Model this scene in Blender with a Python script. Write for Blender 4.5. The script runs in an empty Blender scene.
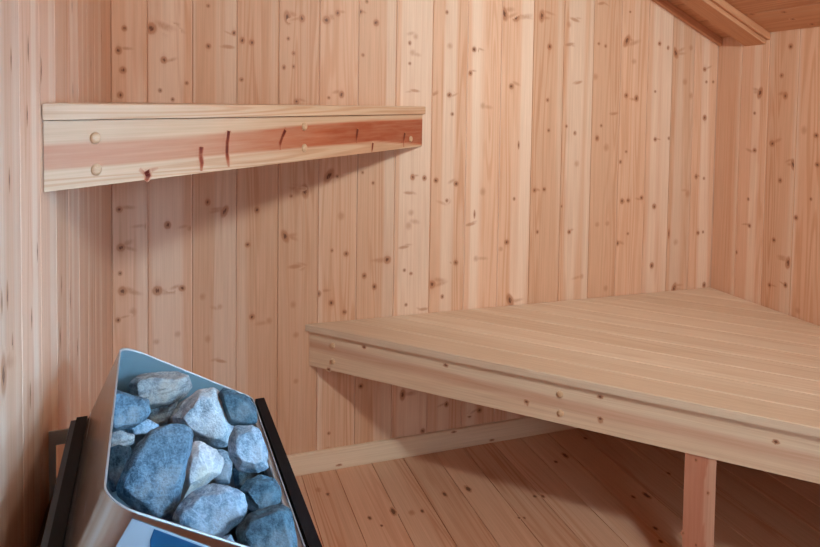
import bpy, bmesh, math, random
from mathutils import Vector, Matrix, noise
from math import sin, cos, pi, sqrt

SC = bpy.context.scene
COL = SC.collection
rnd = random.Random(7)

# ------------------------------------------------------------------ camera
F_PX, PCY = 652.555, 131.509
YAW, PITCH, ROLL = 0.332270, 0.0415699, 0.0146660
CAM = Vector((0.109685, -2.194775, 1.276500))
_f = Vector((sin(YAW), cos(YAW), 0)); _r = Vector((cos(YAW), -sin(YAW), 0)); _u = Vector((0, 0, 1))
FWD = cos(PITCH) * _f - sin(PITCH) * _u
_u2 = sin(PITCH) * _f + cos(PITCH) * _u
RIGHT = cos(ROLL) * _r + sin(ROLL) * _u2
UP = -sin(ROLL) * _r + cos(ROLL) * _u2

def ray(u, v):
    return (RIGHT * ((u - 410) / F_PX) - UP * ((v - PCY) / F_PX) + FWD)

def hit(u, v, n, p0):
    r = ray(u, v)
    return CAM + r * ((Vector(p0) - CAM).dot(Vector(n)) / r.dot(Vector(n)))

cd = bpy.data.cameras.new('camera'); cam = bpy.data.objects.new('camera', cd); COL.objects.link(cam)
cd.sensor_fit = 'HORIZONTAL'; cd.sensor_width = 36.0
cd.lens = F_PX / 820 * 36.0
cd.shift_x = 0.0; cd.shift_y = (PCY - 273.5) / 820.0
cd.clip_start = 0.02
m = Matrix((RIGHT, UP, -FWD)).transposed().to_4x4(); m.translation = CAM
cam.matrix_world = m
SC.camera = cam

# room constants (metres)
XL, W, YF = -0.1057, 2.2394, -2.42         # left wall, right wall, front wall
EAVE, SL = 1.572, 0.481                     # eaves height at the right wall, roof slope
RIDGE = 1.02
ZR = EAVE + SL * (W - RIDGE)
SL2 = 0.36

def ceil_z(x):
    return EAVE + SL * (W - x) if x >= RIDGE else ZR - SL2 * (RIDGE - x)

# ------------------------------------------------------------------ materials
def new_mat(name):
    mt = bpy.data.materials.new(name); mt.use_nodes = True
    nt = mt.node_tree; nt.nodes.clear()
    out = nt.nodes.new('ShaderNodeOutputMaterial'); b = nt.nodes.new('ShaderNodeBsdfPrincipled')
    nt.links.new(b.outputs[0], out.inputs[0])
    return mt, nt, b

class G:
    """tiny node-graph helper"""
    def __init__(s, nt): s.nt = nt
    def n(s, t, **k):
        x = s.nt.nodes.new(t)
        for a, v in k.items(): setattr(x, a, v)
        return x
    def put(s, sock, v):
        if hasattr(v, 'is_linked') or isinstance(v, bpy.types.NodeSocket): s.nt.links.new(v, sock)
        else: sock.default_value = v
    def math(s, op, a, b=0.0, c=0.0, clamp=False):
        x = s.n('ShaderNodeMath', operation=op, use_clamp=clamp)
        s.put(x.inputs[0], a); s.put(x.inputs[1], b); s.put(x.inputs[2], c)
        return x.outputs[0]
    def noise(s, vec, scale=1.0, detail=2.0, rough=0.5, dist=0.0):
        x = s.n('ShaderNodeTexNoise'); s.put(x.inputs['Vector'], vec)
        x.inputs['Scale'].default_value = scale; x.inputs['Detail'].default_value = detail
        x.inputs['Roughness'].default_value = rough; x.inputs['Distortion'].default_value = dist
        return x.outputs['Fac']
    def vmul(s, v, k):
        x = s.n('ShaderNodeVectorMath', operation='MULTIPLY'); s.put(x.inputs[0], v); x.inputs[1].default_value = k
        return x.outputs[0]
    def ramp(s, f, stops):
        x = s.n('ShaderNodeMapRange', interpolation_type='SMOOTHSTEP'); s.put(x.inputs[0], f)
        x.inputs[1].default_value, x.inputs[2].default_value = stops[0], stops[1]
        x.inputs[3].default_value, x.inputs[4].default_value = stops[2], stops[3]
        return x.outputs[0]
    def mix(s, f, a, b, mode='MIX'):
        x = s.n('ShaderNodeMix', data_type='RGBA', blend_type=mode)
        s.put(x.inputs[0], f); s.put(x.inputs[6], a); s.put(x.inputs[7], b)
        return x.outputs[2]

def rgb(c): return (c[0], c[1], c[2], 1.0)

def wood(name, light, mid, dark, ring=0.5, pale=0.5, rough=0.55, spec=0.35, tonevar=0.5):
    mt, nt, b = new_mat(name); g = G(nt)
    uv = g.n('ShaderNodeUVMap'); uv.uv_map = 'UVMap'
    at = g.n('ShaderNodeAttribute'); at.attribute_name = 'tone'
    sep = g.n('ShaderNodeSeparateColor'); nt.links.new(at.outputs['Color'], sep.inputs[0])
    R, K, S = sep.outputs[0], sep.outputs[1], sep.outputs[2]
    A = at.outputs['Alpha']
    V = uv.outputs[0]
    # cathedral growth rings: contour lines of a noise stretched along the grain
    big = g.noise(g.vmul(V, (0.75, 17.0, 1.0)), 1.0, 1.5, 0.45, 0.25)
    rings = g.math('SINE', g.math('MULTIPLY', big, 62.0))
    rings = g.ramp(rings, (-0.35, 1.0, 0.0, 1.0))
    ringmask = g.ramp(g.noise(g.vmul(V, (0.35, 9.0, 1.0)), 1.0, 1.0), (0.38, 0.66, 0.15, 1.0))
    fine = g.noise(g.vmul(V, (2.2, 330.0, 1.0)), 1.0, 2.0, 0.6)
    fine2 = g.noise(g.vmul(V, (5.0, 120.0, 1.0)), 1.0, 3.0, 0.6)
    band = g.ramp(g.noise(g.vmul(V, (0.22, 15.0, 1.0)), 1.0, 1.0, 0.4), (0.52, 0.63, 0.0, 1.0))
    col = g.mix(g.math('MULTIPLY', g.math('MULTIPLY', rings, ringmask), ring), rgb(mid), rgb(dark))
    col = g.mix(g.math('MULTIPLY', band, pale), col, rgb(light))
    # board-to-board tone
    tone = g.math('MULTIPLY_ADD', g.math('SUBTRACT', R, 0.5), tonevar, 1.0)
    fm = g.math('MULTIPLY_ADD', g.math('SUBTRACT', fine, 0.5), 0.30, tone)
    fm = g.math('MULTIPLY_ADD', g.math('SUBTRACT', fine2, 0.5), 0.20, fm)
    cc = g.n('ShaderNodeCombineColor')
    nt.links.new(fm, cc.inputs[0])
    nt.links.new(g.math('POWER', fm, 1.25), cc.inputs[1]); nt.links.new(g.math('POWER', fm, 1.5), cc.inputs[2])
    col = g.mix(1.0, col, cc.outputs[0], 'MULTIPLY')
    # stains (heartwood band, resin runs)
    sn = g.noise(g.vmul(V, (7.0, 90.0, 1.0)), 1.0, 3.0, 0.6)
    sm = g.math('MULTIPLY', S, g.math('MULTIPLY_ADD', sn, 0.9, 0.70), clamp=True)
    scol = g.mix(g.ramp(S, (0.72, 1.0, 0.0, 1.0)), (0.47, 0.105, 0.04, 1), (0.12, 0.010, 0.007, 1))
    col = g.mix(sm, col, scol)
    # knots
    kn = g.noise(g.vmul(V, (70.0, 210.0, 1.0)), 1.0, 3.0, 0.65)
    km = g.math('MULTIPLY', K, g.math('MULTIPLY_ADD', kn, 0.9, 0.55))
    halo = g.math('MULTIPLY', g.ramp(km, (0.02, 0.66, 0.0, 0.78)), A)
    col = g.mix(halo, col, (0.47, 0.185, 0.085, 1))
    core = g.math('MULTIPLY', g.ramp(km, (0.76, 0.96, 0.0, 1.0)), A)
    col = g.mix(g.math('MULTIPLY', core, 0.85), col, (0.115, 0.036, 0.017, 1))
    heart = g.math('MULTIPLY', g.ramp(km, (1.25, 1.45, 0.0, 0.5)), A)
    col = g.mix(heart, col, (0.24, 0.085, 0.035, 1))
    nt.links.new(col, b.inputs['Base Color'])
    b.inputs['Roughness'].default_value = rough
    b.inputs['Specular IOR Level'].default_value = spec
    bp = g.n('ShaderNodeBump'); bp.inputs['Strength'].default_value = 0.12; bp.inputs['Distance'].default_value = 0.0012
    nt.links.new(fine2, bp.inputs['Height']); nt.links.new(bp.outputs[0], b.inputs['Normal'])
    return mt

M_WALL = wood('pine_panelling', (0.865, 0.69, 0.56), (0.75, 0.46, 0.31), (0.65, 0.33, 0.19), 0.7, 0.52, 0.5, 0.35, 0.20)
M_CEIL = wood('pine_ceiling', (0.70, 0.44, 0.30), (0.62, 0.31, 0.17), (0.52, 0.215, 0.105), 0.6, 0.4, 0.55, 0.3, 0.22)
M_FLOOR = wood('pine_floor', (0.77, 0.51, 0.365), (0.69, 0.40, 0.265), (0.57, 0.26, 0.145), 0.7, 0.5, 0.45, 0.35, 0.22)
M_SEAT = wood('aspen_seat', (0.83, 0.69, 0.55), (0.765, 0.60, 0.455), (0.66, 0.48, 0.335), 0.65, 0.55, 0.5, 0.35, 0.14)
M_FRONT = wood('pine_front_board', (0.82, 0.69, 0.53), (0.78, 0.595, 0.435), (0.67, 0.44, 0.285), 0.6, 0.6, 0.5, 0.35, 0.1)
M_POST = wood('pine_post', (0.76, 0.56, 0.42), (0.66, 0.38, 0.27), (0.56, 0.27, 0.18), 0.6, 0.15, 0.5, 0.35, 0.1)
M_FRONT2 = wood('pine_front_board_red', (0.75, 0.555, 0.395), (0.69, 0.47, 0.315), (0.59, 0.32, 0.19), 0.75, 0.5, 0.5, 0.35, 0.1)
M_PLUG = wood('birch_plug', (0.72, 0.50, 0.33), (0.66, 0.43, 0.27), (0.60, 0.36, 0.2), 0.3, 0.5, 0.45, 0.4, 0.1)

def steel(name, base, rough, metal=1.0, brushed=True, sx=(4, 4, 260)):
    mt, nt, b = new_mat(name); g = G(nt)
    tc = g.n('ShaderNodeTexCoord')
    nz = g.noise(g.vmul(tc.outputs['Object'], sx), 1.0, 3.0, 0.6)
    sm = g.noise(g.vmul(tc.outputs['Object'], (14, 14, 14)), 1.0, 3.0, 0.6)
    f = g.math('MULTIPLY_ADD', g.math('SUBTRACT', sm, 0.5), 0.35, 0.5)
    col = g.mix(f, rgb([c * 0.82 for c in base]), rgb([min(1, c * 1.12) for c in base]))
    nt.links.new(col, b.inputs['Base Color'])
    b.inputs['Metallic'].default_value = metal
    if max(base) < .2: b.inputs['Specular IOR Level'].default_value = .18
    nt.links.new(g.math('MULTIPLY_ADD', g.math('SUBTRACT', nz if brushed else sm, 0.5), 0.16, rough), b.inputs['Roughness'])
    bp = g.n('ShaderNodeBump'); bp.inputs['Strength'].default_value = 0.05; bp.inputs['Distance'].default_value = 0.001
    nt.links.new(nz, bp.inputs['Height']); nt.links.new(bp.outputs[0], b.inputs['Normal'])
    return mt

M_STEEL = steel('brushed_stainless', (0.50, 0.52, 0.55), 0.24)
M_STEELIN = steel('heat_tinted_steel', (0.24, 0.36, 0.42), 0.5, .5, False)
M_TRIM = steel('pale_steel_edge', (0.50, 0.55, 0.58), 0.45, .3)
M_BLACK = steel('black_enamel', (0.006, 0.007, 0.009), 0.6, 0.0, False)
M_ZINC = steel('zinc_plate', (0.55, 0.70, 0.80), 0.55, 0.0, False)
M_FACING = steel('blue_facing', (0.015, 0.085, 0.19), 0.35, 0.0, False)

def stone_mat(name, lo, hi, warm, warmamt, vein=0.3, layer=None):
    mt, nt, b = new_mat(name); g = G(nt)
    tc = g.n('ShaderNodeTexCoord'); P = tc.outputs['Object']
    big = g.noise(P, 22.0, 4.0, 0.6)
    speck = g.noise(P, 330.0, 3.0, 0.7)
    mid = g.noise(P, 95.0, 4.0, 0.65)
    f = g.math('MULTIPLY_ADD', g.math('SUBTRACT', big, 0.5), 1.4, 0.5)
    f = g.math('MULTIPLY_ADD', g.math('SUBTRACT', mid, 0.5), 1.7, f)
    f = g.math('MULTIPLY_ADD', g.math('SUBTRACT', speck, 0.5), 2.0, f, clamp=True)
    col = g.mix(f, rgb(lo), rgb(hi))
    wm = g.ramp(g.noise(P, 13.0, 3.0, 0.6), (0.52, 0.66, 0.0, 1.0))
    col = g.mix(g.math('MULTIPLY', wm, warmamt), col, rgb(warm))
    if layer:
        st = g.noise(g.vmul(P, layer), 1.0, 3.0, 0.6)
        col = g.mix(g.ramp(st, (0.48, 0.68, 0.0, 0.65)), col, rgb([c * 0.45 for c in lo]))
    vn = g.math('ABSOLUTE', g.math('SUBTRACT', g.noise(P, 18.0, 3.0, 0.6, 0.8), 0.5))
    col = g.mix(g.ramp(vn, (0.0, 0.012, vein, 0.0)), col, rgb([min(1, c * 1.35) for c in hi]))
    nt.links.new(col, b.inputs['Base Color'])
    b.inputs['Roughness'].default_value = 0.8; b.inputs['Specular IOR Level'].default_value = 0.3
    h = g.math('ADD', g.math('MULTIPLY', mid, 0.8), g.math('MULTIPLY', speck, 0.35))
    bp = g.n('ShaderNodeBump'); bp.inputs['Strength'].default_value = 0.7; bp.inputs['Distance'].default_value = 0.004
    nt.links.new(h, bp.inputs['Height']); nt.links.new(bp.outputs[0], b.inputs['Normal'])
    return mt

# ------------------------------------------------------------------ mesh builder
class MB:
    def __init__(s): s.v = []; s.f = []; s.uv = []; s.tone = []; s.smooth = []
    def face(s, pts, g=None, seed=0.0, tones=None, R=0.5, smooth=False, uvn=None):
        pts = [Vector(p) for p in pts]
        i0 = len(s.v); s.v += pts; s.f.append(tuple(range(i0, i0 + len(pts)))); s.smooth.append(smooth)
        g = Vector(g) if g else Vector((0, 0, 1))
        if uvn is not None: n = Vector(uvn)
        else:
            n = Vector((0, 0, 0))
            for a in range(len(pts)):
                p, q = pts[a], pts[(a + 1) % len(pts)]; n += p.cross(q)
        if n.length < 1e-12: n = Vector((1, 0, 0))
        n.normalize()
        if abs(n.dot(g)) > 0.8:
            a = n.orthogonal().normalized(); bb = n.cross(a); sc = 0.06
        else:
            a = (g - n * n.dot(g)).normalized(); bb = n.cross(a); sc = 1.0
        if bb.dot(Vector((1, -0.6, 0.4))) < 0: bb = -bb
        for k, p in enumerate(pts):
            s.uv.append((p.dot(a) * sc + seed * 7.13, p.dot(bb) + seed * 3.71))
            s.tone.append(tones[k] if tones else (R, 0.0, 0.0, 1.0))
    def prism(s, poly, axis, g, seed=0.0, R=0.5):
        """closed prism: polygon (3-D points) swept along the vector axis"""
        poly = [Vector(p) for p in poly]; axis = Vector(axis); q = [p + axis for p in poly]
        n = Vector((0, 0, 0))
        for a in range(len(poly)): n += poly[a].cross(poly[(a + 1) % len(poly)])
        if n.dot(axis) > 0: poly.reverse(); q.reverse()
        s.face(poly, g, seed, R=R); s.face(list(reversed(q)), g, seed, R=R)
        for i in range(len(poly)):
            j = (i + 1) % len(poly)
            s.face([poly[j], poly[i], q[i], q[j]], g, seed, R=R)
    def box(s, o, ax, ay, az, g, seed=0.0, R=0.5, c=0.0):
        """box from corner o with edge vectors; c chamfers the four edges that run along ax"""
        o, ax, ay, az = Vector(o), Vector(ax), Vector(ay), Vector(az)
        if c <= 0: poly = [o, o + ay, o + ay + az, o + az]
        else:
            y, z = ay.normalized() * c, az.normalized() * c
            poly = [o + y, o + ay - y, o + ay + z, o + ay + az - z, o + ay + az - y, o + az + y, o + az - z, o + z]
        s.prism(poly, ax, g, seed, R)
    def disc(s, c, n, g, ru, rv, strength, seed=0.0, R=0.5, core=1.0, B=0.0, twist=0.0, K=18, S0=None):
        c, n, g = Vector(c), Vector(n).normalized(), Vector(g).normalized()
        t = n.cross(g).normalized()
        ca, sa = cos(twist), sin(twist); g2 = g * ca + t * sa; t2 = t * ca - g * sa
        rr = random.Random(int((c.x * 91 + c.y * 57 + c.z * 133) * 1000))
        ph = [1 + rr.uniform(-.16, .16) for _ in range(K)]
        rings = [0.0, 0.3, 0.55, 0.78, 1.0]; val = [1.0, 0.86, 0.62, 0.28, 0.0]
        def P(r, k): a = 2 * pi * k / K; q = r * ph[k % K]; return c + g2 * (cos(a) * q * ru) + t2 * (sin(a) * q * rv)
        def T(i): return (R, val[i] * core if not B else 0.0, B * min(1, val[i] * 1.4) if S0 is None else S0, strength)
        for k in range(K):
            s.face([c, P(rings[1], k), P(rings[1], k + 1)], g, seed, [T(0), T(1), T(1)], uvn=n)
            for i in (1, 2, 3):
                s.face([P(rings[i], k), P(rings[i + 1], k), P(rings[i + 1], k + 1), P(rings[i], k + 1)], g, seed, [T(i), T(i + 1), T(i + 1), T(i)], uvn=n)
    def patch(s, c, n, g, blobs, strength, seed, R, lim):
        """knot figure: small grid lying on a face; blobs = (du, dv, ru, rv, turn, amount); lim = (v lower, v upper)"""
        c, n, g = Vector(c), Vector(n).normalized(), Vector(g).normalized(); t = n.cross(g).normalized()
        u0 = min(b[0] - max(b[2], b[3]) for b in blobs); u1 = max(b[0] + max(b[2], b[3]) for b in blobs)
        v0 = max(lim[0], min(b[1] - max(b[2], b[3]) for b in blobs)); v1 = min(lim[1], max(b[1] + max(b[2], b[3]) for b in blobs))
        nu = max(6, min(22, int((u1 - u0) / .0022))); nv = max(6, min(22, int((v1 - v0) / .0022)))
        def val(u, v):
            m = 0.0
            for (du, dv, ru, rv, tw, am) in blobs:
                x, y = u - du, v - dv; ca, sa = cos(tw), sin(tw)
                r = sqrt(((x * ca + y * sa) / ru) ** 2 + ((y * ca - x * sa) / rv) ** 2)
                if r < 1: m = max(m, am * (1 - r * r * (1.6 - .6 * r)))
            return m
        G = [[val(u0 + (u1 - u0) * i / nu, v0 + (v1 - v0) * j / nv) for j in range(nv + 1)] for i in range(nu + 1)]
        for i in range(nu):
            for j in range(nv):
                q = [(i, j), (i + 1, j), (i + 1, j + 1), (i, j + 1)]
                if max(G[a][b] for a, b in q) <= 0: continue
                s.face([c + g * (u0 + (u1 - u0) * a / nu) + t * (v0 + (v1 - v0) * b / nv) for a, b in q], g, seed, [(R, G[a][b], 0.0, strength) for a, b in q], uvn=n)
    def streak(s, pts, widths, n, g, seed, R, vals, strength=1.0, S0=lambda p: 0.0):
        """soft dark run along a polyline on a face (stain channel)"""
        n = Vector(n); pts = [Vector(p) for p in pts]
        cr = []
        for i, p in enumerate(pts):
            d = (pts[min(i + 1, len(pts) - 1)] - pts[max(i - 1, 0)]).normalized(); cr.append(n.cross(d).normalized())
        cols = [(-1, 0), (-.45, 1), (.45, 1), (1, 0)]
        for i in range(len(pts) - 1):
            for a in range(3):
                (o0, b0), (o1, b1) = cols[a], cols[a + 1]
                q = [pts[i] + cr[i] * o0 * widths[i], pts[i] + cr[i] * o1 * widths[i], pts[i + 1] + cr[i + 1] * o1 * widths[i + 1], pts[i + 1] + cr[i + 1] * o0 * widths[i + 1]]
                tt = [(R, 0, max(S0(p_), b_ * w_), 1) for p_, b_, w_ in zip(q, (b0, b1, b1, b0), (vals[i], vals[i], vals[i + 1], vals[i + 1]))]
                s.face(q, g, seed, tt, uvn=n)
    def build(s, name, mat, parent=None, merge=True, origin=None, warp=None):
        if warp: s.v = [warp(p) for p in s.v]
        me = bpy.data.meshes.new(name)
        o = Vector(origin) if origin is not None else Vector((0, 0, 0))
        me.from_pydata([p - o for p in s.v], [], s.f)
        me.uv_layers.new(name='UVMap'); me.color_attributes.new('tone', 'FLOAT_COLOR', 'CORNER')
        me.uv_layers['UVMap'].data.foreach_set('uv', [c for p in s.uv for c in p])
        me.color_attributes['tone'].data.foreach_set('color', [c for p in s.tone for c in p])
        for p, sm in zip(me.polygons, s.smooth): p.use_smooth = sm
        me.materials.append(mat); me.validate(); me.update()
        if merge:
            bm = bmesh.new(); bm.from_mesh(me); bmesh.ops.remove_doubles(bm, verts=bm.verts, dist=1e-6); bm.to_mesh(me); bm.free()
        ob = bpy.data.objects.new(name, me); COL.objects.link(ob)
        if parent is not None:
            ob.parent = parent
            ob.location = o - root_loc(parent)
        else: ob.location = o
        return ob

def root_loc(o):
    p = Vector((0, 0, 0))
    while o is not None: p = p + o.location; o = o.parent
    return p

def tag(o, label, cat, group=None):
    o['label'] = label; o['category'] = cat
    if group: o['group'] = group
    return o
def structure(o): o['kind'] = 'structure'; return o
def thing(name, label, cat, loc, group=None):
    o = bpy.data.objects.new(name, None); COL.objects.link(o); o.location = loc; o.empty_display_size = 0.1
    return tag(o, label, cat, group)

# ------------------------------------------------------------------ panelled walls
def panel_wall(name, origin, along, inward, seams, top, z0=0.0, holes=(), c=0.0030):
    """vertical matched boards; seams = positions along the wall; returns builder and board table"""
    mb = MB(); origin, al, inn = Vector(origin), Vector(along), Vector(inward)
    cdp, gap, th = c * .62, 0.0007, 0.02
    boards = []
    for i in range(len(seams) - 1):
        a, b = seams[i], seams[i + 1]; R = rnd.random(); seed = rnd.uniform(1, 60)
        boards.append((a, b, seed, R))
        prof = [(a, -0.0042), (a + gap, -0.0042), (a + gap, -cdp), (a + c, 0), (b - c, 0), (b - gap, -cdp), (b - gap, -0.0042), (b, -0.0042), (b, -th), (a, -th)]
        spans = [(z0, None)]
        for (h0, h1, hz0, hz1) in holes:
            if b > h0 + 1e-4 and a < h1 - 1e-4: spans = [(z0, hz0), (hz1, None)]
        for (za, zb) in spans:
            lo = [origin + al * s_ + inn * d + Vector((0, 0, za)) for s_, d in prof]
            hi = [origin + al * s_ + inn * d + Vector((0, 0, top(s_) if zb is None else zb)) for s_, d in prof]
            nrm = al.cross(Vector((0, 0, 1)))
            flip = nrm.dot(inn) < 0
            N = len(prof)
            for k in range(N):
                j = (k + 1) % N
                q = [lo[k], lo[j], hi[j], hi[k]]
                if flip: q.reverse()
                mb.face(q, (0, 0, 1), seed, R=R)
            mb.face(lo if flip else list(reversed(lo)), (0, 0, 1), seed, R=R)
            mb.face(list(reversed(hi)) if flip else hi, (0, 0, 1), seed, R=R)
    return mb, boards

def knots(mb, boards, pts, origin, along, inward):
    origin, al, inn = Vector(origin), Vector(along), Vector(inward)
    for kk in pts:
        (u, v), _, kind = kk
        p = hit(u, v, inn, origin)
        s_ = (p - origin).dot(al)
        for (a, b, seed, R) in boards:
            if a <= s_ <= b: break
        else: continue
        rr = random.Random(int(u * 13 + v * 7))
        base = {'s': 0.0085, 'd': 0.0125, 'B': 0.019, 'f': 0.016, 'h': 0.012, 't': 0.0075, 'l': 0.017}[kind] * rr.uniform(.85, 1.15)
        ru, rv = base * rr.uniform(.95, 1.35), base
        st, core, tw = 1.0, 1.0, 0.0
        if kind == 's': st = 0.85
        if kind == 'f': core, st = 0.50, 0.75
        if kind == 'h': ru, rv, st, core = base * .75, base * 2.4, .8, .75; tw = rr.uniform(-.35, .35)
        if kind == 't': ru, rv = base * 3.2, base * .8
        if kind == 'l': ru, rv = base * 1.9, base * .95; tw = rr.uniform(-.6, .6)
        p2 = p + inn * (0.0004 + 0.0004 * rr.random())
        t = inn.cross(Vector((0, 0, 1))).normalized(); sg = 1 if t.dot(al) > 0 else -1
        lim = (a - s_ + .0032, b - s_ - .0032) if sg > 0 else (s_ - b + .0032, s_ - a - .0032)
        blobs = [(0, 0, ru, rv, tw, core)]
        if kind in 'Bhl' or (kind in 'df' and rr.random() < .4):
            sd = 1 if lim[1] > -lim[0] else -1
            for q in range(2 if kind in 'Bl' else 1):
                L = base * rr.uniform(1.3, 2.6)
                blobs.append((rr.uniform(-.4, .9) * base, sd * L * .75, base * rr.uniform(.45, .8), L, rr.uniform(-.5, .5), .42))
        if kind in 'Bd': blobs.append((rr.uniform(-.3, .3) * base, 0, base * 2.4, base * 1.2, 0, .26))
        mb.patch(p2, inn, (0, 0, 1), blobs, st, seed, R, lim)

def K(txt, ox, oy, sc):
    out = []
    for t in txt.split():
        k = t[-1] if t[-1].isalpha() else 's'
        a, b_ = t.rstrip('abcdefghijklmnopqrstuvwxyzB').split(',')
        out.append(((ox + float(a) / sc, oy + float(b_) / sc), None, k))
    return out

KB = []
KB += K('425,97d 405,172d 420,240d 411,325d 517,97B 566,95B 560,205d 547,309 590,340 638,284 711,20 712,158d 780,160h 800,113d', 0, 0, 3.417)
KB += K('8,138d 40,145d 162,60l 212,63d 165,132 183,182 150,230 183,228 193,347d 5,272 295,68B 334,45d 303,334 347,323d 412,40d 465,78d 433,5 420,188 580,147 580,217 600,125f 590,180f 598,310h 707,42 717,157f 713,323d 660,322h 808,172d 787,250d 725,390', 240, 0, 3.417)
KB += K('100,145d 125,147 85,215d 27,278d 37,335 125,310f 188,40l 222,50B 209,253d 230,425t 298,47l 321,137d 315,293 318,382 395,58h 378,72f 380,130h 405,242h 370,370 395,390 473,10h 465,128 485,135 455,225f 510,333h 472,368 460,405d 487,432f 547,120l 568,180f 545,280d 575,288d 630,268 630,408d 557,35 643,128d 668,140 690,155l 735,140f 775,203d 717,240f 735,280f 775,345d 815,342d 670,405 780,240 800,240 18,38', 440, 0, 2.929)
KB += K('45,98d 125,122f 45,330d 105,318f 20,148 195,270d 178,290f 217,143 205,440l 277,118d 305,115d 400,40f 378,240d 285,240 355,165 415,370f 485,405f 460,218f 490,215f 528,35 533,150d 551,148d 590,140d 550,245 519,273d 545,5 627,165d 620,338d 670,245t 690,270f 685,405l 725,128f 750,78d 773,83 755,243d 770,240 773,395d', 440, 150, 2.929)
KB += K('88,48l 113,50 15,95l 125,170f 97,275 140,285d 190,38 222,70 195,352d 226,385d 265,303B 60,407d 95,434d 135,462d 342,52d 378,55d 330,100h 337,160f 330,200f 315,265h 317,335 337,345 322,440 375,453h 413,62d 474,72d 450,125f 530,165t 518,195h 473,312d 400,378B 437,370 432,415 5,325f', 300, 160, 3.039)
KB += K('48,73d 52,168B 50,232 56,276B 82,328f 45,348d 117,115f 168,112d 143,275B 204,269d 140,402f 193,383f 268,55d 310,78l 224,120f 367,161d 390,75d 378,340d 268,395f 255,290f 298,315f 490,30f 517,28f 475,40 460,140l 485,215h 543,283d 480,310f 487,385f 487,500f 420,350f 300,450h', 100, 180, 2.486)
KB += K('342,318l 215,292d 475,347d 403,428d 545,380d 575,365d 118,435 115,485f', 290, 290, 3.037)
KR = K('132,100l 122,208d 112,350d 87,400d 122,138 155,195B 173,67d 180,105d 190,12d 195,235l 170,265d 158,377d 185,420l 150,462d 180,462d 203,510f 215,170f 238,180d 240,235d 200,335d 228,300 110,300', 690, 40, 1.885)
KL = K('36,203t 95,168t 245,20t 346,125t 310,220t 248,310t 92,395t 140,240t', 0, 0, 3.417) + \
     K('28,60t 125,155t 245,20t 310,270t 240,230t 5,90t', 0, 280, 4.0) + [((9, 180), None, 't'), ((37, 252), None, 't'), ((12, 345), None, 't'), ((30, 395), None, 't'), ((70, 300), None, 't'), ((3, 375), None, 'l')]

SEAM = [-0.002, 0.1315, 0.2685, 0.4035, 0.5395, 0.6755, 0.813, 0.949, 1.086, 1.2225, 1.3575, 1.4895, 1.6235, 1.7525, 1.8835, 2.005, 2.118]
seams_b = [XL - .021, XL + .0005] + SEAM + [W - .0005, W + .021]
mb, bd = panel_wall('wall_back', (0, 0, 0), (1, 0, 0), (0, -1, 0), seams_b, lambda s_: ceil_z(s_) + 0.015)
knots(mb, bd, KB, (0, 0, 0), (1, 0, 0), (0, -1, 0))
structure(mb.build('wall_back', M_WALL))

seams_r = [0.02, -0.127, -0.2565, -0.3865] + [-0.3865 - 0.131 * k for k in range(1, 15)] + [YF]
ss = sorted([-s_ for s_ in seams_r]); ss[0] = 0.0
WIN = (ss[11], ss[17], 0.80, 1.40)
mb, bd = panel_wall('wall_right', (W, 0, 0), (0, -1, 0), (-1, 0, 0), ss, lambda s_: EAVE + 0.008, holes=[WIN])
knots(mb, bd, KR, (W, 0, 0), (0, -1, 0), (-1, 0, 0))
structure(mb.build('wall_right', M_WALL))

ss = [0.0] + [0.121 + 0.131 * k for k in range(0, 24)]; ss = [s_ for s_ in ss if s_ < -YF - 0.05] + [-YF]
mb, bd = panel_wall('wall_left', (XL, 0, 0), (0, -1, 0), (1, 0, 0), ss, lambda s_: ceil_z(XL) + 0.008, c=0.0019)
knots(mb, bd, KL, (XL, 0, 0), (0, -1, 0), (1, 0, 0))
structure(mb.build('wall_left', M_WALL))

ss = [XL + (W - XL) * k / 17 for k in range(18)]
DOOR = (ss[6], ss[11], 0.02, 1.62)
mb, bd = panel_wall('wall_front', (0, YF, 0), (1, 0, 0), (0, 1, 0), ss, lambda s_: ceil_z(s_) + 0.015, holes=[DOOR])
structure(mb.build('wall_front', M_WALL))

# floor: boards run from the back wall towards the front wall
fx = [0.606, 0.737, 0.8545, 0.973]
while fx[0] > XL: fx.insert(0, fx[0] - 0.119)
fx[0] = XL
while fx[-1] < W - 0.12: fx.append(fx[-1] + 0.119)
fx.append(W)
mb = MB(); fb = []
for a, b in zip(fx[:-1], fx[1:]):
    R, seed = rnd.random(), rnd.uniform(1, 60); fb.append((a, b, seed, R))
    c = 0.002
    poly = [(a, 0, -.02), (b, 0, -.02), (b, 0, -.004), (b - c * .3, 0, -.004), (b - c, 0, 0), (a + c, 0, 0), (a + c * .3, 0, -.004), (a, 0, -.004)]
    mb.prism(poly, (0, YF, 0), (0, 1, 0), seed, R)
KF = K('92,172f 110,180d 235,213l 190,225d 213,240 290,212d 333,180h 378,170l 422,75h 545,118d 563,106l 602,73d 505,184d 520,184d 693,185d 718,182l 475,225 485,225 745,270d 735,245d 760,140d 270,215f', 270, 400, 1.907)
for (uv_, _, kind) in KF:
    p = hit(uv_[0], uv_[1], (0, 0, 1), (0, 0, 0))
    for (a, b, seed, R) in fb:
        if a <= p.x <= b:
            r0 = {'s': .006, 'd': .009, 'l': .013, 'f': .014, 'h': .010}[kind]
            ru = r0 * (2.2 if kind in 'lh' else 1.5)
            mb.disc(p + Vector((0, 0, .0005)), (0, 0, 1), (0, 1, 0), ru, r0, 1.0, seed, R, .6 if kind == 'f' else 1.25)
structure(mb.build('floor', M_FLOOR))

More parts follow.
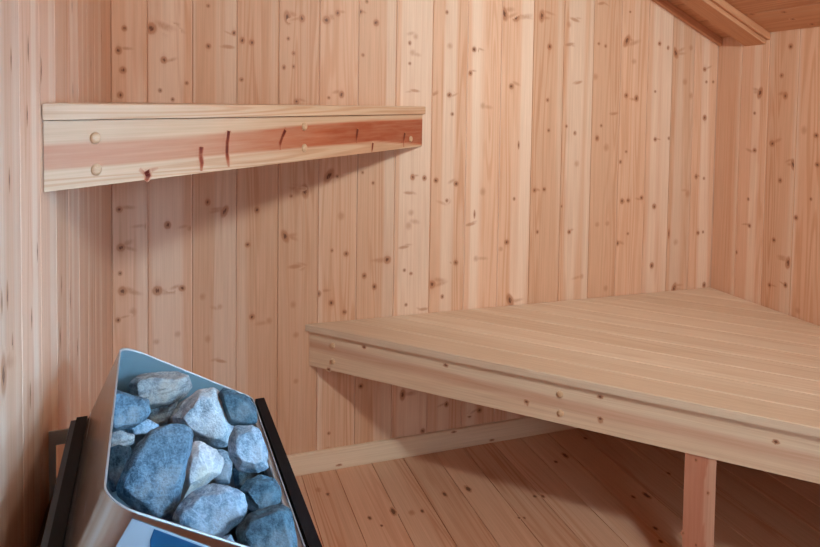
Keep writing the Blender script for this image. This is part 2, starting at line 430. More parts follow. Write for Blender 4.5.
# ceiling: boards run along the eaves on both slopes
mb = MB()
nR = Vector((-SL, 0, -1)).normalized()          # points into the room
def slope_boards(x_lo, x_hi, sgn):
    L = sqrt((x_hi - x_lo) ** 2 * (1 + (SL if sgn > 0 else SL2) ** 2)); n_ = max(1, round(L / 0.128))
    for k in range(n_):
        xa = x_lo + (x_hi - x_lo) * k / n_; xb = x_lo + (x_hi - x_lo) * (k + 1) / n_
        pa, pb = Vector((xa, 0, ceil_z(xa))), Vector((xb, 0, ceil_z(xb)))
        d = (pb - pa).normalized(); nn = Vector((d.z, 0, -d.x))
        if nn.z > 0: nn = -nn
        l = (pb - pa).length; c = .0045
        pr = [(0, -.006), (.0012, -.006), (.0012, -.0028), (c, 0), (l - c, 0), (l - .0012, -.0028), (l - .0012, -.006), (l, -.006), (l, -.02), (0, -.02)]
        mb.prism([pa + d * s_ + nn * h for s_, h in pr], (0, YF, 0), (0, 1, 0), rnd.uniform(1, 60), rnd.random())
for xa_, xb_ in zip([2.112, 1.9925, 1.873, 1.7535, 1.634, 1.5145, 1.395, 1.2755, 1.156, RIDGE], [W] + [2.112, 1.9925, 1.873, 1.7535, 1.634, 1.5145, 1.395, 1.2755, 1.156]):
    slope_boards(xa_, xb_, 1)
slope_boards(XL, RIDGE, -1)
nC = Vector((-SL, 0, -1)).normalized()
for (u, v, kd) in ((672, 6, 'd'), (708, 8, 's'), (716, 16, 'd'), (784, 12, 'd'), (793, 19, 's'), (752, 14, 'd'), (812, 24, 's')):
    p = hit(u, v, nC, (W, 0, EAVE)); mb.disc(p + nC * .0006, nC, (0, 1, 0), .016, .011, .9, 3.3, .5)
structure(mb.build('ceiling', M_CEIL))

# skirting along the back, right and left walls
def board_obj(name, segs, mat):
    mb = MB()
    for (o, ax, ay, az, g, c) in segs: mb.box(o, ax, ay, az, g, rnd.uniform(1, 50), .5, c)
    return mb.build(name, mat)
BBH = 0.0736
mb = MB(); mb.box((XL + .001, -.0135, 0), (W - XL - .002, 0, 0), (0, .0135, 0), (0, 0, BBH), (1, 0, 0), 4.2, .6, .0015)
for (u, v, kd) in ((339, 465, 'd'), (492, 440, 'l'), (454, 432, 's')):
    p = hit(u, v, (0, -1, 0), (0, -.0135, 0))
    mb.disc(p + Vector((0, -.0004, 0)), (0, -1, 0), (1, 0, 0), .016, .006, 1, 4.2, .6)
M_BASE = wood('pine_skirting', (0.86, 0.70, 0.54), (0.82, 0.64, 0.47), (0.74, 0.53, 0.36), .4, .5, .5, .35, .1)
structure(mb.build('baseboard_back', M_BASE))
mb = MB(); mb.box((W - .0135, -.014, 0), (0, YF + .028, 0), (.0135, 0, 0), (0, 0, BBH), (0, 1, 0), 8.2, .5, .0015)
structure(mb.build('baseboard_right', M_BASE))
mb = MB(); mb.box((XL, -.014, 0), (0, YF + .028, 0), (.0135, 0, 0), (0, 0, BBH), (0, 1, 0), 9.7, .5, .0015)
structure(mb.build('baseboard_left', M_BASE))

# lath where the ceiling meets the back wall, both slopes
def slope_beam(mb, x0, x1, y0, y1, drop, seed, c=.002, lift=0.0):
    p0, p1 = Vector((x0, y0, ceil_z(x0) + lift)), Vector((x1, y0, ceil_z(x1) + lift))
    mb.box(p0 - Vector((0, 0, drop)), p1 - p0, (0, y1 - y0, 0), (0, 0, drop), (p1 - p0).normalized(), seed, .5, c)
mb = MB(); slope_beam(mb, RIDGE, W - .001, -.021, -.0005, .030, 5.5); structure(mb.build('trim_1', M_CEIL))
mb = MB(); slope_beam(mb, XL + .001, RIDGE, -.021, -.0005, .030, 6.5); structure(mb.build('trim_2', M_CEIL))
mb = MB(); slope_beam(mb, RIDGE, W - .001, -.240, -.137, .043, 11.5, .003); slope_beam(mb, RIDGE, W - .001, -.258, -.2402, .028, 12.5, .003)
tag(mb.build('rafter', M_CEIL), 'planed reddish pine rafter running down the sloping ceiling to the right wall', 'beam')

# glazed door in the front wall behind the camera (gives the cool daylight)
dx0, dx1, dz0, dz1 = DOOR
mb = MB(); fw = .05
for (x, z, w_, h_) in ((dx0, dz0, fw, dz1 - dz0), (dx1 - fw, dz0, fw, dz1 - dz0), (dx0 + fw, dz1 - fw, dx1 - dx0 - 2 * fw, fw), (dx0 + fw, dz0, dx1 - dx0 - 2 * fw, .16)):
    mb.box((x, YF - .03, z), (w_, 0, 0), (0, .045, 0), (0, 0, h_), (0, 0, 1) if h_ > w_ else (1, 0, 0), rnd.uniform(1, 50), .5)
win = structure(mb.build('door_1', M_CEIL))
# unseen window beside the camera, added to throw cool light on the left wall
wy0, wy1, wz0, wz1 = -WIN[0], -WIN[1], WIN[2], WIN[3]
mb = MB(); fw2 = .04
for (y, z, w_, h_) in ((wy1, wz0, wy0 - wy1, fw2), (wy1, wz1 - fw2, wy0 - wy1, fw2), (wy1, wz0 + fw2, fw2, wz1 - wz0 - 2 * fw2), (wy0 - fw2, wz0 + fw2, fw2, wz1 - wz0 - 2 * fw2)):
    mb.box((W - .010, y, z), (.05, 0, 0), (0, w_, 0), (0, 0, h_), (0, 0, 1) if h_ > w_ else (0, 1, 0), rnd.uniform(1, 50), .5)
win2 = structure(mb.build('added_window_1', M_CEIL))
gm, nt, b = new_mat('window_glass')
b.inputs['Roughness'].default_value = 0.0; b.inputs['Transmission Weight'].default_value = 1.0; b.inputs['IOR'].default_value = 1.1
b.inputs['Base Color'].default_value = (.96, .98, 1, 1)
mb = MB(); mb.box((dx0 + fw, YF - .012, dz0 + .16), (dx1 - dx0 - 2 * fw, 0, 0), (0, .005, 0), (0, 0, dz1 - dz0 - .16 - fw), (0, 0, 1))
mb.build('pane', gm, win)
mb = MB(); mb.box((W + .014, wy1 + fw2, wz0 + fw2), (.005, 0, 0), (0, wy0 - wy1 - 2 * fw2, 0), (0, 0, wz1 - wz0 - 2 * fw2), (0, 0, 1))
mb.build('pane', gm, win2)

# ------------------------------------------------------------------ benches
def clip_half(poly, n, d):
    out = []
    for i in range(len(poly)):
        p, q = poly[i], poly[(i + 1) % len(poly)]
        a, b = p.dot(n) - d, q.dot(n) - d
        if a <= 0: out.append(p)
        if a * b < 0: out.append(p + (q - p) * (a / (a - b)))
    return out
def inset_poly(poly, c):
    ctr = sum(poly, Vector((0, 0))) / len(poly); res = []
    N = len(poly)
    for i in range(N):
        p0, p1, p2 = poly[i - 1], poly[i], poly[(i + 1) % N]
        def line(a, b):
            d = (b - a).normalized(); n = Vector((-d.y, d.x))
            if n.dot(ctr - a) < 0: n = -n
            return a + n * c, d
        a, da = line(p0, p1); b2, db = line(p1, p2)
        den = da.x * db.y - da.y * db.x
        if abs(den) < 1e-6: res.append(p1 + (a - p0)); continue
        t = ((b2.x - a.x) * db.y - (b2.y - a.y) * db.x) / den
        res.append(a + da * t)
    return res
def slat_seat(mb, front, d2, inward2, tri_half, widths, z0, z1, c, gap, overhang):
    """planks parallel to the front edge, clipped by the walls"""
    off = -overhang
    g3 = Vector((d2.x, d2.y, 0))
    for w in widths:
        a, b = off, off + w - gap; off += w
        A = front + inward2 * a; B = front + inward2 * b
        poly = [A - d2 * 3, A + d2 * 4, B + d2 * 4, B - d2 * 3]
        for n, dd in tri_half: 
            poly = clip_half(poly, n, dd)
            if len(poly) < 3: break
        if len(poly) < 3: break
        # drop duplicate points
        q = []
        for p in poly:
            if not q or (p - q[-1]).length > 1e-4: q.append(p)
        if (q[0] - q[-1]).length < 1e-4: q.pop()
        if len(q) < 3: break
        area = sum(q[i].x * q[(i + 1) % len(q)].y - q[i].y * q[(i + 1) % len(q)].x for i in range(len(q)))
        if abs(area) < 0.002: break
        if area < 0: q.reverse()
        R, seed = rnd.random(), rnd.uniform(1, 50)
        top = inset_poly(q, c)
        lo = [Vector((p.x, p.y, z0)) for p in q]; md = [Vector((p.x, p.y, z1 - c * .8)) for p in q]; hi = [Vector((p.x, p.y, z1)) for p in top]
        mb.face(list(reversed(lo)), g3, seed, R=R); mb.face(hi, g3, seed, R=R)
        for i in range(len(q)):
            j = (i + 1) % len(q)
            mb.face([lo[i], lo[j], md[j], md[i]], g3, seed, R=R); mb.face([md[i], md[j], hi[j], hi[i]], g3, seed, R=R)

def grid_board(mb, o, d, dn, L, z0, z1, th, seed, stain, nu=72, nv=14, R=.5, mitre=(0, 0)):
    """board with a subdivided front face so the heartwood stain can follow the grain. d along, dn out of the face"""
    o, d, dn = Vector(o), Vector(d), Vector(dn)
    def P(i, j): return o + d * (L * i / nu) + Vector((0, 0, z0 + (z1 - z0) * j / nv))
    for i in range(nu):
        for j in range(nv):
            q = [(i, j), (i + 1, j), (i + 1, j + 1), (i, j + 1)]
            pts = [P(*k) for k in q]; tn = [(R, 0, stain(L * a / nu, b / nv), 1) for a, b in q]
            nrm = (pts[1] - pts[0]).cross(pts[2] - pts[1])
            if nrm.dot(dn) < 0: pts.reverse(); tn.reverse()
            mb.face(pts, d, seed, tn)
    f0 = o + Vector((0, 0, z0)) - dn * .0004; b0 = f0 - dn * th
    mb.prism([f0, f0 + d * L, b0 + d * (L - mitre[1]), b0 + d * mitre[0]], (0, 0, z1 - z0), d, seed, R)

def plug(parent, p, n, r=.0105):
    mb = MB(); n = Vector(n).normalized(); a = Vector((0, 0, 1)); t = n.cross(a)
    N = 18; seed = rnd.uniform(1, 50)
    rings = [(r, -.004), (r, .0016), (r * .8, .0040), (r * .45, .0054)]
    def P(k, i): rr, h = rings[i]; an = 2 * pi * k / N; return p + a * (cos(an) * rr) + t * (sin(an) * rr) + n * h
    for k in range(N):
        for i in range(3):
            mb.face([P(k, i), P(k + 1, i), P(k + 1, i + 1), P(k, i + 1)][::-1], t, seed, smooth=i > 0)
    mb.face([P(k, 3) for k in range(N)][::-1], t, seed, uvn=n)
    return mb.build('wood_plug', M_PLUG, parent, origin=p)

# --- upper corner bench between the left wall and the back wall
UX, UY = 0.9141, -1.0198                      # front edge runs from (XL, UY) to (UX, 0)
d2 = Vector((UX - XL, -UY)).normalized(); in2 = Vector((-d2.y, d2.x)); 
d3 = Vector((d2.x, d2.y, 0)); out3 = Vector((-in2.x, -in2.y, 0))
UZ0, UZ1, UZT = 1.127, 1.2415, 1.2700
ub = thing('sauna_bench', 'high triangular pine corner bench with red stained front board, on the left and back walls', 'bench', (XL, 0, UZ0), 'corner benches')
mb = MB()
halfs = [(Vector((-1, 0)), -XL - .002), (Vector((0, 1)), -.002)]
slat_seat(mb, Vector((XL, UY)), d2, in2, halfs, [.11] * 8, UZ1 + .0015, UZT, .003, .004, .0085)
mb.build('seat', M_FRONT2, ub, origin=ub.location)
FL = (Vector((UX, 0)) - Vector((XL, UY))).length
def ustain(s_, t):
    f = s_ / FL                                      # 0 at left wall, 1 at back wall
    zt = 1 - t
    top = .33 - .06 * min(1, f / .35) - .14 * max(0, min(1, (f - .35) / .4)) + .02 * sin(f * 9)
    bot = .70 + .03 * f + .22 * max(0, (f - .75) / .25)
    e = .05
    mk = max(0, min(1, (zt - top) / e + .5)) * max(0, min(1, (bot - zt) / e + .5))
    return mk * (.46 + .34 * max(0, min(1, (f - .25) / .35)))
mb = MB(); fseed = 21.4
grid_board(mb, Vector((XL, UY, 0)) + d3 * .002, d3, out3, FL - .004, UZ0, UZ1, .028, fseed, ustain, 96, 22, mitre=(.031, .031))
def st_u(p): return ustain((p - Vector((XL, UY, 0))).dot(d3), (p.z - UZ0) / (UZ1 - UZ0))
def on_u(u, v): return hit(u, v, out3, (UX, 0, 0)) + out3 * .0006
for (u, v, ru, rv) in ((146.2, 172, .008, .008), (201, 149, .009, .008), (228.5, 133.5, .010, .007), (284.9, 131.3, .009, .010), (357.6, 130.2, .010, .010), (372.7, 144.5, .010, .009), (404.7, 134, .012, .011), (421, 133.5, .008, .006)):
    mb.disc(on_u(u, v), out3, d3, ru, rv, 1, fseed, .5, .95, S0=st_u(on_u(u, v)))
def drip(pts, w, vals):
    q = [on_u(*p) + out3 * .0003 for p in pts]
    mb.streak(q, [w * 1.35 * k for k in ([1.0] + [.9] * (len(q) - 2) + [.5])], out3, d3, fseed, .5, vals, S0=st_u)
drip([(201, 147), (200.4, 155), (201.6, 163), (201, 171)], .0065, [.95, .85, .9, .7])
drip([(228.5, 131), (227, 142), (226.6, 152), (227.6, 160), (228.6, 167)], .0058, [1, .9, .95, .8, .55])
drip([(146, 171), (148, 176), (145.5, 181)], .009, [1, .95, .8]); drip([(139, 169), (144, 173), (152, 170), (158, 168)], .004, [.3, .7, .5, .2])
drip([(285, 130), (282, 137), (280, 143), (280, 150)], .0055, [1, .9, .9, .7])
drip([(357.5, 129), (356.5, 136), (356.5, 143)], .0055, [.95, .95, .8]); drip([(372.7, 143), (372, 149), (371.5, 152)], .005, [1, .9, .7])
drip([(404.7, 133), (403.5, 140), (403.5, 147)], .0055, [.95, .9, .7])
ufb = mb.build('front_board', M_FRONT2, ub, origin=Vector((XL, UY, UZ0)))
for (u, v) in ((95, 138), (96, 169.5), (304, 126.5), (304, 148), (410.5, 139)):
    plug(ufb, on_u(u, v), out3, .0105)

# --- lower corner bench between the back wall and the right wall
LX = 0.5123; LA = math.radians(45.59)
d2 = Vector((cos(LA), -sin(LA))); in2 = Vector((sin(LA), cos(LA)))
d3 = Vector((d2.x, d2.y, 0)); out3 = -Vector((in2.x, in2.y, 0))
LZ0, LZ1, LZT = 0.3760, 0.4890, 0.5130
def lwarp(p): return p + Vector((0, 0, .0085 * (W - p.x) / (W - LX)))
LLEN = (W - LX) / d2.x
lb = thing('sauna_bench', 'low wide triangular plank bench standing on a post in the right-hand corner', 'bench', (W, 0, 0), 'corner benches')
mb = MB()
halfs = [(Vector((1, 0)), W - .002), (Vector((0, 1)), -.002)]
slat_seat(mb, Vector((LX, 0)), d2, in2, halfs, [.108] * 13, LZ1 + .0012, LZT, .0025, .0022, .0115)
mb.build('seat', M_SEAT, lb, origin=lb.location, warp=lwarp)
def lstain(s_, t):
    c_ = .60 - .10 * s_
    return .34 * max(0, 1 - abs(t - c_ + .05 * sin(s_ * 2.2)) / .20)**.8 * (1 if s_ < 1.3 else max(.35, 1 - (s_ - 1.3)))
mb = MB(); ls = 33.7
grid_board(mb, Vector((LX, 0, 0)) + d3 * .001, d3, out3, LLEN - .003, LZ0, LZ1, .03, ls, lstain, 110, 14, mitre=(.033, .034))
def on_l(u, v): return hit(u, v, out3, (LX, 0, 0)) + out3 * .0006
for (u, v) in K('225,180 473,235 718,345', 290, 290, 3.037) and [(364.1, 349.3), (445.7, 367.4), (526.5, 403.6), (600.2, 398.6), (600.2, 420.6), (775.8, 443.4), (328.7, 369.3)]:
    pk = on_l(u, v); mb.disc(pk, out3, d3, .011, .0085, 1, ls, .5, 1.05, S0=lstain((pk - Vector((LX, 0, 0))).dot(d3), (pk.z - LZ0) / (LZ1 - LZ0)))
lfb = mb.build('front_board', M_FRONT, lb, origin=Vector((LX, 0, LZ0)), warp=lambda p: lwarp(p) if p.z > LZ0 + .03 else p)
for (u, v) in ((332.7, 345.5), (333, 361.5), (560, 394), (560.5, 413)):
    plug(lfb, on_l(u, v), out3, .0095)
mb = MB()
pa = Vector((1.3475, -.8525, 0)) - out3 * .004
grid_board(mb, pa, d3, out3, .0745, .0005, LZ0, .045, 51.2, lambda s_, t: .42 if s_ < .052 + .006 * sin(t * 7) else .0, 18, 24)
# the grain of the post is vertical
mbp = MB()
for f_, i in zip(mb.f, range(len(mb.f))):
    li = sum(len(x) for x in mb.f[:i]); mbp.face([mb.v[k] for k in f_], (0, 0, 1), 51.2, mb.tone[li:li + len(f_)])
for (u, v) in ((696, 460), (708, 493), (683, 533), (696, 545)):
    mbp.disc(hit(u, v, out3, pa) + out3 * .0005, out3, (0, 0, 1), .008, .006, .9, 51.2, .5, S0=.42 if u < 700 else 0.0)
mbp.build('leg', M_POST, lb, origin=pa)

# ------------------------------------------------------------------ stove
PSI = math.radians(2.84)
EX = Vector((cos(PSI), sin(PSI), 0)); EY = Vector((-sin(PSI), cos(PSI), 0))
def SL3(x, y, z): return Vector((CAM.x, CAM.y, 0)) + EX * x + EY * y + Vector((0, 0, z))
FAR, NEAR = 1.222, 0.740
RIMX0, RIMZ0, RIMX1, RIMS = -0.046, 0.853, 0.181, 0.575
def rim_z(x): return RIMZ0 - RIMS * (x - RIMX0)
stove = thing('sauna_stove', 'black and stainless wall-mounted sauna stove with open top full of stones, by the left wall', 'stove', SL3(.04, 1.0, .14))
SROT = EX, EY

def rr_ring(x0, x1, y0, y1, rl, rr_, n=7):
    """rounded rectangle in stove plan, counter-clockwise"""
    out = []
    for (cx, cy, r, a0) in ((x1 - rr_, y1 - rr_, rr_, 0), (x0 + rl, y1 - rl, rl, 90), (x0 + rl, y0 + rl, rl, 180), (x1 - rr_, y0 + rr_, rr_, 270)):
        for k in range(n + 1):
            a = math.radians(a0 + 90 * k / n); out.append((cx + r * cos(a), cy + r * sin(a)))
    return out
# sheet-steel stone hopper: leans in on the wall side, top edge falls towards the room
ZB = 0.56
slope = (RIMX0 + 0.0985) / (RIMZ0 - 0.735)
def hop_ring(t, off):
    """t 0 at the bottom ring, 1 at the rim; off = sheet offset inwards"""
    x0 = RIMX0 - slope * (RIMZ0 - ZB) * (1 - t); x1 = RIMX1
    r = rr_ring(x0 + off, x1 - off, NEAR + off, FAR - off, .034 - off, .012 - off * .5)
    res = []
    for (x, y) in r:
        zt = rim_z(max(x, RIMX0) if t < 1 else x); zt = min(zt, RIMZ0 + .002)
        res.append(SL3(x, y, ZB + (zt - ZB) * t))
    return res
mb = MB(); T = [0, .2, .4, .6, .8, 1.0]
outer = [hop_ring(t, 0) for t in T]; inner = [hop_ring(t, .0022) for t in T]
N = len(outer[0])
for a in range(len(T) - 1):
    for k in range(N):
        j = (k + 1) % N
        mb.face([outer[a][k], outer[a][j], outer[a + 1][j], outer[a + 1][k]], smooth=True)
mb.face(list(reversed(outer[0])))
hop = mb.build('stone_hopper', M_STEEL, stove, origin=SL3(.04, 1.0, ZB))
mb = MB()
for a in range(len(T) - 1):
    for k in range(N):
        j = (k + 1) % N
        mb.face([inner[a][j], inner[a][k], inner[a + 1][k], inner[a + 1][j]], smooth=True)
mb.face(inner[0])
mb.build('inner_lining', M_STEELIN, hop, origin=SL3(.04, 1.0, ZB))
mb = MB()   # rolled pale rim
for k in range(N):
    j = (k + 1) % N
    up = Vector((0, 0, .0016))
    o0, o1, i0, i1 = outer[-1][k], outer[-1][j], inner[-1][k], inner[-1][j]
    mb.face([o0 + up, o1 + up, i1 + up, i0 + up], smooth=True)
    mb.face([o0 - up, o1 - up, o1 + up, o0 + up], smooth=True); mb.face([i1 - up, i0 - up, i0 + up, i1 + up], smooth=True)
mb.build('rim', M_TRIM, hop, origin=SL3(.04, 1.0, ZB))

def sbox(mb, x0, x1, y0, y1, z0, z1, c=.002):
    mb.box(SL3(x0, y0, z0), EY * (y1 - y0), EX * (x1 - x0), (0, 0, z1 - z0), EY, 0, .5, c)
def side_panel(mb, x0, x1, y0, y1, z0, z1, r, c=.0015):
    """upright plate with rounded upper corners"""
    prof = [(y0, z0), (y1, z0)]
    for k in range(7): a = math.radians(90 * k / 6); prof.append((y1 - r + r * cos(a), z1 - r + r * sin(a)))
    for k in range(7): a = math.radians(90 + 90 * k / 6); prof.append((y0 + r + r * cos(a), z1 - r + r * sin(a)))
    mb.prism([SL3(x0, y, z) for y, z in prof], EX * (x1 - x0), EY)
# strip of folded pale steel along the room side of the hopper
mb = MB(); sbox(mb, RIMX1 - .010, RIMX1 + .0015, NEAR + .004, FAR - .012, .700, .7215, .0012)
mb.build('edge_strip', M_TRIM, stove, origin=SL3(.18, 1.0, .71))
# black front panel (room side) and black plate painted for the shade in the wall-side gap
mb = MB(); side_panel(mb, RIMX1 + .003, RIMX1 + .0185, NEAR - .10, FAR - .006, .15, .7270, .012)
mb.build('front_panel', M_BLACK, stove, origin=SL3(.19, 1.0, .15))
mb = MB(); side_panel(mb, -.1130, -.0968, NEAR - .10, FAR - .004, .15, .7410, .012)
mb.build('gap_shade', M_BLACK, stove, origin=SL3(-.11, 1.0, .15))
mb = MB(); side_panel(mb, -.1215, -.1135, NEAR - .10, FAR - .006, .16, .7375, .012)
mb.build('rear_plate', steel('dark_grey_plate', (.09, .105, .125), .5, .0, False), stove, origin=SL3(-.118, 1.0, .16))
mb = MB(); sbox(mb, -.0980, RIMX1 + .0025, NEAR + .012, FAR - .012, .17, ZB - .001, .003)
mb.build('heater_body', M_BLACK, stove, origin=SL3(.04, 1.0, .17))
# perforated zinc bracket that hangs the stove on the left wall
mb = MB()
def bracket_plate():
    y = FAR - .012
    x0, x1 = -.1550, -.1220
    a, b = x0 + .0105, x0 + .0245
    for (z0, z1) in ((.52, .604), (.623, .640), (.698, .722)): sbox(mb, x0, x1, y, y + .003, z0, z1, 0)
    for (xa, xb) in ((x0, a), (b, x1)):
        sbox(mb, xa, xb, y, y + .003, .604, .623, 0); sbox(mb, xa, xb, y, y + .003, .640, .698, 0)
bracket_plate()
mb.build('wall_bracket', M_ZINC, stove, origin=SL3(-.14, FAR, .52))
# pale sheet with a blue field over the near end plate
def on_plate(u, v, d): return hit(u, v, EY, SL3(0, NEAR - d, 0))
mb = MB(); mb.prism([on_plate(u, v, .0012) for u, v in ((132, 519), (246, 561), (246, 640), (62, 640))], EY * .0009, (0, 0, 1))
facing = mb.build('facing', steel('pale_facing', (.38, .51, .62), .3, 0.0, False), hop, origin=SL3(.07, NEAR, .7))
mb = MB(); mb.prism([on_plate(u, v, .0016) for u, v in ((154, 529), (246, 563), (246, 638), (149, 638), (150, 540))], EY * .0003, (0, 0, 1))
mb.build('facing', M_FACING, hop, origin=SL3(.07, NEAR, .7))['label'] = 'dark blue facing'

# ------------------------------------------------------------------ stones
nrim = (EX * RIMS + Vector((0, 0, 1))).normalized()
p_rim = SL3(RIMX0, 1.0, RIMZ0)
SM = {
 'blue': stone_mat('blue_grey_olivine', (.045, .095, .145), (.19, .31, .42), (.42, .40, .38), .35),
 'pale': stone_mat('pale_blue_olivine', (.12, .22, .33), (.42, .57, .71), (.50, .58, .66), .6, .4),
 'dark': stone_mat('dark_olivine', (.02, .055, .085), (.10, .19, .26), (.30, .33, .35), .3),
 'grey': stone_mat('streaked_grey_stone', (.20, .23, .26), (.48, .53, .56), (.46, .40, .34), .7, .3, (40, 60, 190)),
 'chalk': stone_mat('chalky_blue_olivine', (.26, .37, .48), (.68, .80, .90), (.60, .64, .68), .5, .4),
 'white': stone_mat('whitish_stone', (.36, .43, .51), (.70, .75, .80), (.66, .58, .44), .5, .4),
}
def hull_stone(label, outline, h, front, back, mat, seed, facet=.62, rough=.0022, fshift=(0, 0), name='stove_stone'):
    """irregular broken stone: outline is its widest ring as seen by the camera, given depth in front and behind"""
    rr = random.Random(seed)
    cu = sum(p[0] for p in outline) / len(outline); cv = sum(p[1] for p in outline) / len(outline)
    c = hit(cu, cv, nrim, p_rim - nrim * h)
    # keep every stone clear of the far plate and of the room-side strip
    ext = max((hit(u, v, (c - CAM).normalized(), c) - c).length for u, v in outline)
    q = c - CAM; ly, lx = q.dot(EY), q.dot(EX)
    k = min(1.0, (FAR - .006 - ext * .8) / ly, (RIMX1 - .012 - ext * .7) / lx if lx > .05 else 1.0)
    c = CAM + q * k
    vd = (c - CAM).normalized()
    ring = [hit(cu + (u - cu) * 1.07, cv + (v - cv) * 1.07, vd, c) for u, v in outline]
    size = max((p - c).length for p in ring)
    right = vd.cross(Vector((0, 0, 1))).normalized(); upv = right.cross(vd)
    fc = c + right * (fshift[0] * size) + upv * (fshift[1] * size)
    pts = []
    for p in ring:
        pts.append(p + vd * rr.uniform(-.15, .15) * size)
        q = fc + (p - c) * (facet * rr.uniform(.82, 1.12)) - vd * (front * size * rr.uniform(.85, 1.12)); pts.append(q)
        q = c + (p - c) * .6 * rr.uniform(.8, 1.1) + vd * (back * size * rr.uniform(.8, 1.1)); pts.append(q)
    bm = bmesh.new()
    for p in pts: bm.verts.new(p - c)
    r = bmesh.ops.convex_hull(bm, input=bm.verts)
    bmesh.ops.delete(bm, geom=list({g_ for g_ in r['geom_interior'] + r['geom_unused'] if isinstance(g_, bmesh.types.BMVert)}), context='VERTS')
    bmesh.ops.dissolve_limit(bm, angle_limit=math.radians(14), verts=bm.verts, edges=bm.edges)
    bmesh.ops.bevel(bm, geom=list(bm.edges) + list(bm.verts), offset=size * .065, segments=2, profile=.6, affect='EDGES', clamp_overlap=True)
    bmesh.ops.triangulate(bm, faces=bm.faces)
    for it in range(4):
        lim = size * (.22, .16, .12, .09)[it]
        ed = [e for e in bm.edges if e.calc_length() > lim]
        if not ed: break
        bmesh.ops.subdivide_edges(bm, edges=ed, cuts=1)
        bmesh.ops.triangulate(bm, faces=[f for f in bm.faces if len(f.verts) > 3])
    bmesh.ops.smooth_vert(bm, verts=bm.verts, factor=.25, use_axis_x=True, use_axis_y=True, use_axis_z=True)
    bm.normal_update()
    off = Vector((seed * 3.1, seed * 1.7, seed * .9))
    for v in bm.verts:
        nz = noise.noise(v.co * 28 + off) * rough * 1.2 + noise.noise(v.co * 75 + off) * rough * .7 + noise.noise(v.co * 190 + off) * rough * .35
        v.co += v.normal * nz
    me = bpy.data.meshes.new(name); bm.to_mesh(me); bm.free()
    for p in me.polygons: p.use_smooth = True
    me.materials.append(SM[mat])
    ob = bpy.data.objects.new(name, me); COL.objects.link(ob); ob.location = c
    return tag(ob, label, 'stone', 'stones heaped in the stove')

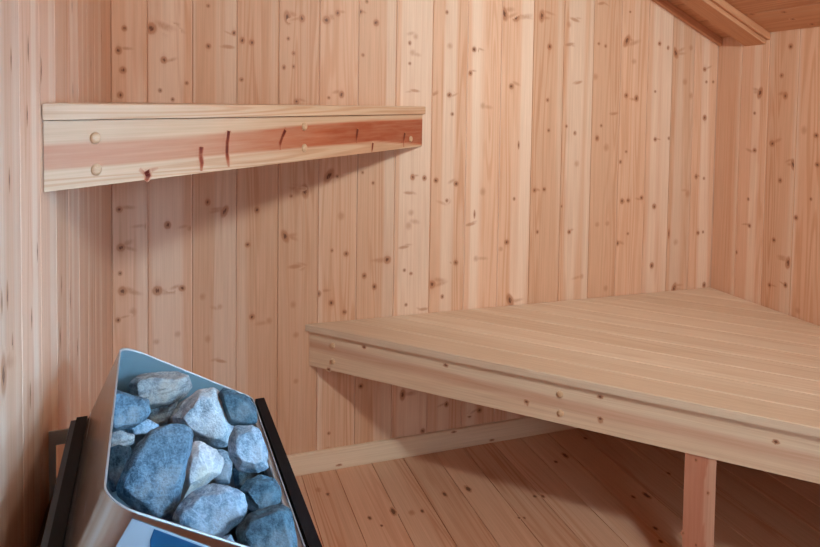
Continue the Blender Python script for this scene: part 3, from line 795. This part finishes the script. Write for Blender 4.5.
# label, outline (seen ring), depth below rim plane, front, back, material, seed
STONES = [
 ('oval grey streaked stone lying at the far back corner of the stove', [(131, 383), (137, 376), (150, 373), (176, 372), (187, 376), (191, 387), (184, 397), (165, 406), (146, 409), (134, 398)], .055, .5, .5, 'grey', 1, .7),
 ('flat-topped blue-grey block with brownish right edge against the wall-side of the stove', [(111, 393), (118, 391), (136, 395), (148, 400), (149, 412), (141, 424), (128, 429), (111, 429)], .040, .4, .45, 'blue', 2, .78),
 ('slanted grey wedge tucked under the streaked oval stone', [(144, 412), (150, 402), (165, 396), (177, 399), (176, 410), (166, 424), (150, 428)], .072, .4, .4, 'grey', 3, .7),
 ('big rounded pale blue boulder in the middle back of the heap', [(174, 418), (185, 402), (198, 391), (213, 389), (225, 397), (231, 410), (234, 432), (228, 445), (215, 449), (196, 444), (180, 434)], .016, .5, .6, 'chalk', 24, .66),
 ('dark speckled stone at the far end with a pale top, touching the rim', [(219, 394), (224, 386), (236, 390), (249, 397), (255, 407), (257, 422), (243, 426), (228, 424), (222, 412)], .05, .4, .5, 'dark', 5, .72),
 ('stone with whitish top and dark blue underside beside the front strip', [(230, 437), (236, 427), (252, 426), (261, 431), (266, 447), (269, 468), (258, 473), (238, 470), (230, 455)], .042, .45, .5, 'pale', 6, .62),
 ('small flat pale grey wedge beside the left rim', [(107, 433), (120, 431), (134, 434), (134, 443), (124, 449), (107, 450)], .062, .3, .5, 'grey', 7, .75),
 ('dark stone in shadow low beside the left rim', [(107, 450), (118, 446), (131, 448), (131, 468), (122, 486), (112, 492), (107, 478)], .078, .3, .5, 'dark', 8, .75),
 ('tall upright blue-grey slab, the largest stone, at the left front', [(136, 446), (150, 432), (172, 426), (188, 426), (192, 434), (187, 455), (181, 477), (178, 500), (172, 519), (160, 521), (138, 510), (120, 497), (117, 488), (125, 468)], .016, .32, .5, 'blue', 9, .80),
 ('thin pale chip lying behind the top of the tall slab', [(128, 428), (136, 421), (148, 419), (159, 425), (158, 432), (144, 436), (131, 435)], .058, .35, .4, 'pale', 10, .7),
 ('faceted whitish stone with a creamy edge in the middle of the heap', [(181, 470), (188, 446), (200, 442), (216, 450), (223, 462), (220, 473), (205, 486), (190, 496), (180, 505), (178, 484)], .032, .55, .4, 'white', 21, .42),
 ('small blue block wedged behind the whitish faceted stone', [(210, 452), (222, 450), (233, 455), (233, 468), (230, 484), (216, 484), (210, 470)], .056, .4, .4, 'pale', 12, .72),
 ('large pale blue angular stone at the near edge of the heap', [(173, 519), (182, 503), (196, 490), (212, 483), (232, 489), (243, 493), (246, 506), (244, 516), (232, 528), (214, 544), (198, 546), (180, 535)], .012, .38, .5, 'pale', 13, .72),
 ('round dark stone with pale scratches beside the front strip', [(241, 490), (248, 480), (262, 474), (274, 478), (281, 491), (279, 504), (268, 515), (257, 514), (246, 506)], .045, .5, .25, 'dark', 14, .62),
 ('mid-grey stone between the whitish-topped and the round dark stone', [(233, 470), (240, 464), (256, 465), (264, 472), (261, 482), (247, 492), (236, 488)], .052, .4, .4, 'dark', 15, .7),
 ('dark blue stone with one pale spot at the near front corner of the stove', [(236, 530), (247, 516), (262, 516), (280, 504), (290, 512), (297, 540), (296, 560), (262, 566), (244, 556)], .075, .4, .2, 'dark', 16, .72),
 ('thin brownish slab leaning behind the rounded pale boulder', [(167, 421), (173, 408), (186, 398), (194, 396), (192, 404), (182, 416), (172, 427)], .064, .35, .4, 'grey', 17, .7),
 ('small rounded dark pebble at the near edge of the heap', [(236, 541), (241, 533), (249, 533), (252, 542), (250, 553), (240, 554)], .06, .45, .5, 'blue', 18, .6),
 ('pale stone under the large angular stone at the near rim', [(205, 548), (218, 538), (230, 534), (236, 546), (232, 562), (212, 562)], .065, .4, .4, 'pale', 19, .7),
]
for s_ in STONES: hull_stone(*s_)

# ------------------------------------------------------------------ light
def area(name, loc, target, sx, sy, power, color):
    ld = bpy.data.lights.new(name, 'AREA'); ld.shape = 'RECTANGLE'; ld.size = sx; ld.size_y = sy; ld.energy = power; ld.color = color
    o = bpy.data.objects.new(name, ld); COL.objects.link(o); o.location = loc
    o.rotation_euler = (Vector(target) - Vector(loc)).to_track_quat('-Z', 'Y').to_euler(); return o
ld = bpy.data.lights.new('lamp', 'AREA'); ld.shape = 'DISK'; ld.size = .22; ld.energy = 12.6; ld.color = (0.86, 1.0, 0.97); ld.spread = math.radians(126)
lo = bpy.data.objects.new('lamp', ld); COL.objects.link(lo); lo.location = (1.08, -2.08, 1.93)
lo.rotation_euler = Vector((.10, .95, -.26)).to_track_quat('-Z', 'Y').to_euler()
stove_fill = area('daylight_fill', ((dx0 + dx1) / 2 - .1, YF - .06, 1.38), (-.03, -1.25, .80),   .4, .35, 4.6, (0.38, 0.70, 1.0))  # narrow unseen beam added at the door to light the stones blue
stove_fill.data.spread = math.radians(46)
area('daylight_fill', ((dx0 + dx1) / 2, YF - .08, .95), ((dx0 + dx1) / 2 - .1, YF + 1, .85), .5, 1.2, 5.2, (0.88, 0.97, 0.97))
wall_fill = area('daylight_fill', (W + .25, (wy0 + wy1) / 2, 1.15), (XL, -1.55, 1.20),   .8, .6, 5, (0.30, 0.66, 1.0))  # narrow beam added behind the right-hand opening to cool the left wall
wall_fill.data.spread = math.radians(50)
wd = bpy.data.worlds.new('world'); SC.world = wd; wd.use_nodes = True
bg = wd.node_tree.nodes.get('Background') or wd.node_tree.nodes.new('ShaderNodeBackground')
bg.inputs[0].default_value = (.62, .8, 1, 1); bg.inputs[1].default_value = .6

SC.view_settings.view_transform = 'Standard'; SC.view_settings.look = 'None'
SC.view_settings.gamma = 1.0; SC.view_settings.exposure = 0.06; SC.view_settings.use_curve_mapping = False
SC.cycles.max_bounces = 10; SC.cycles.diffuse_bounces = 6
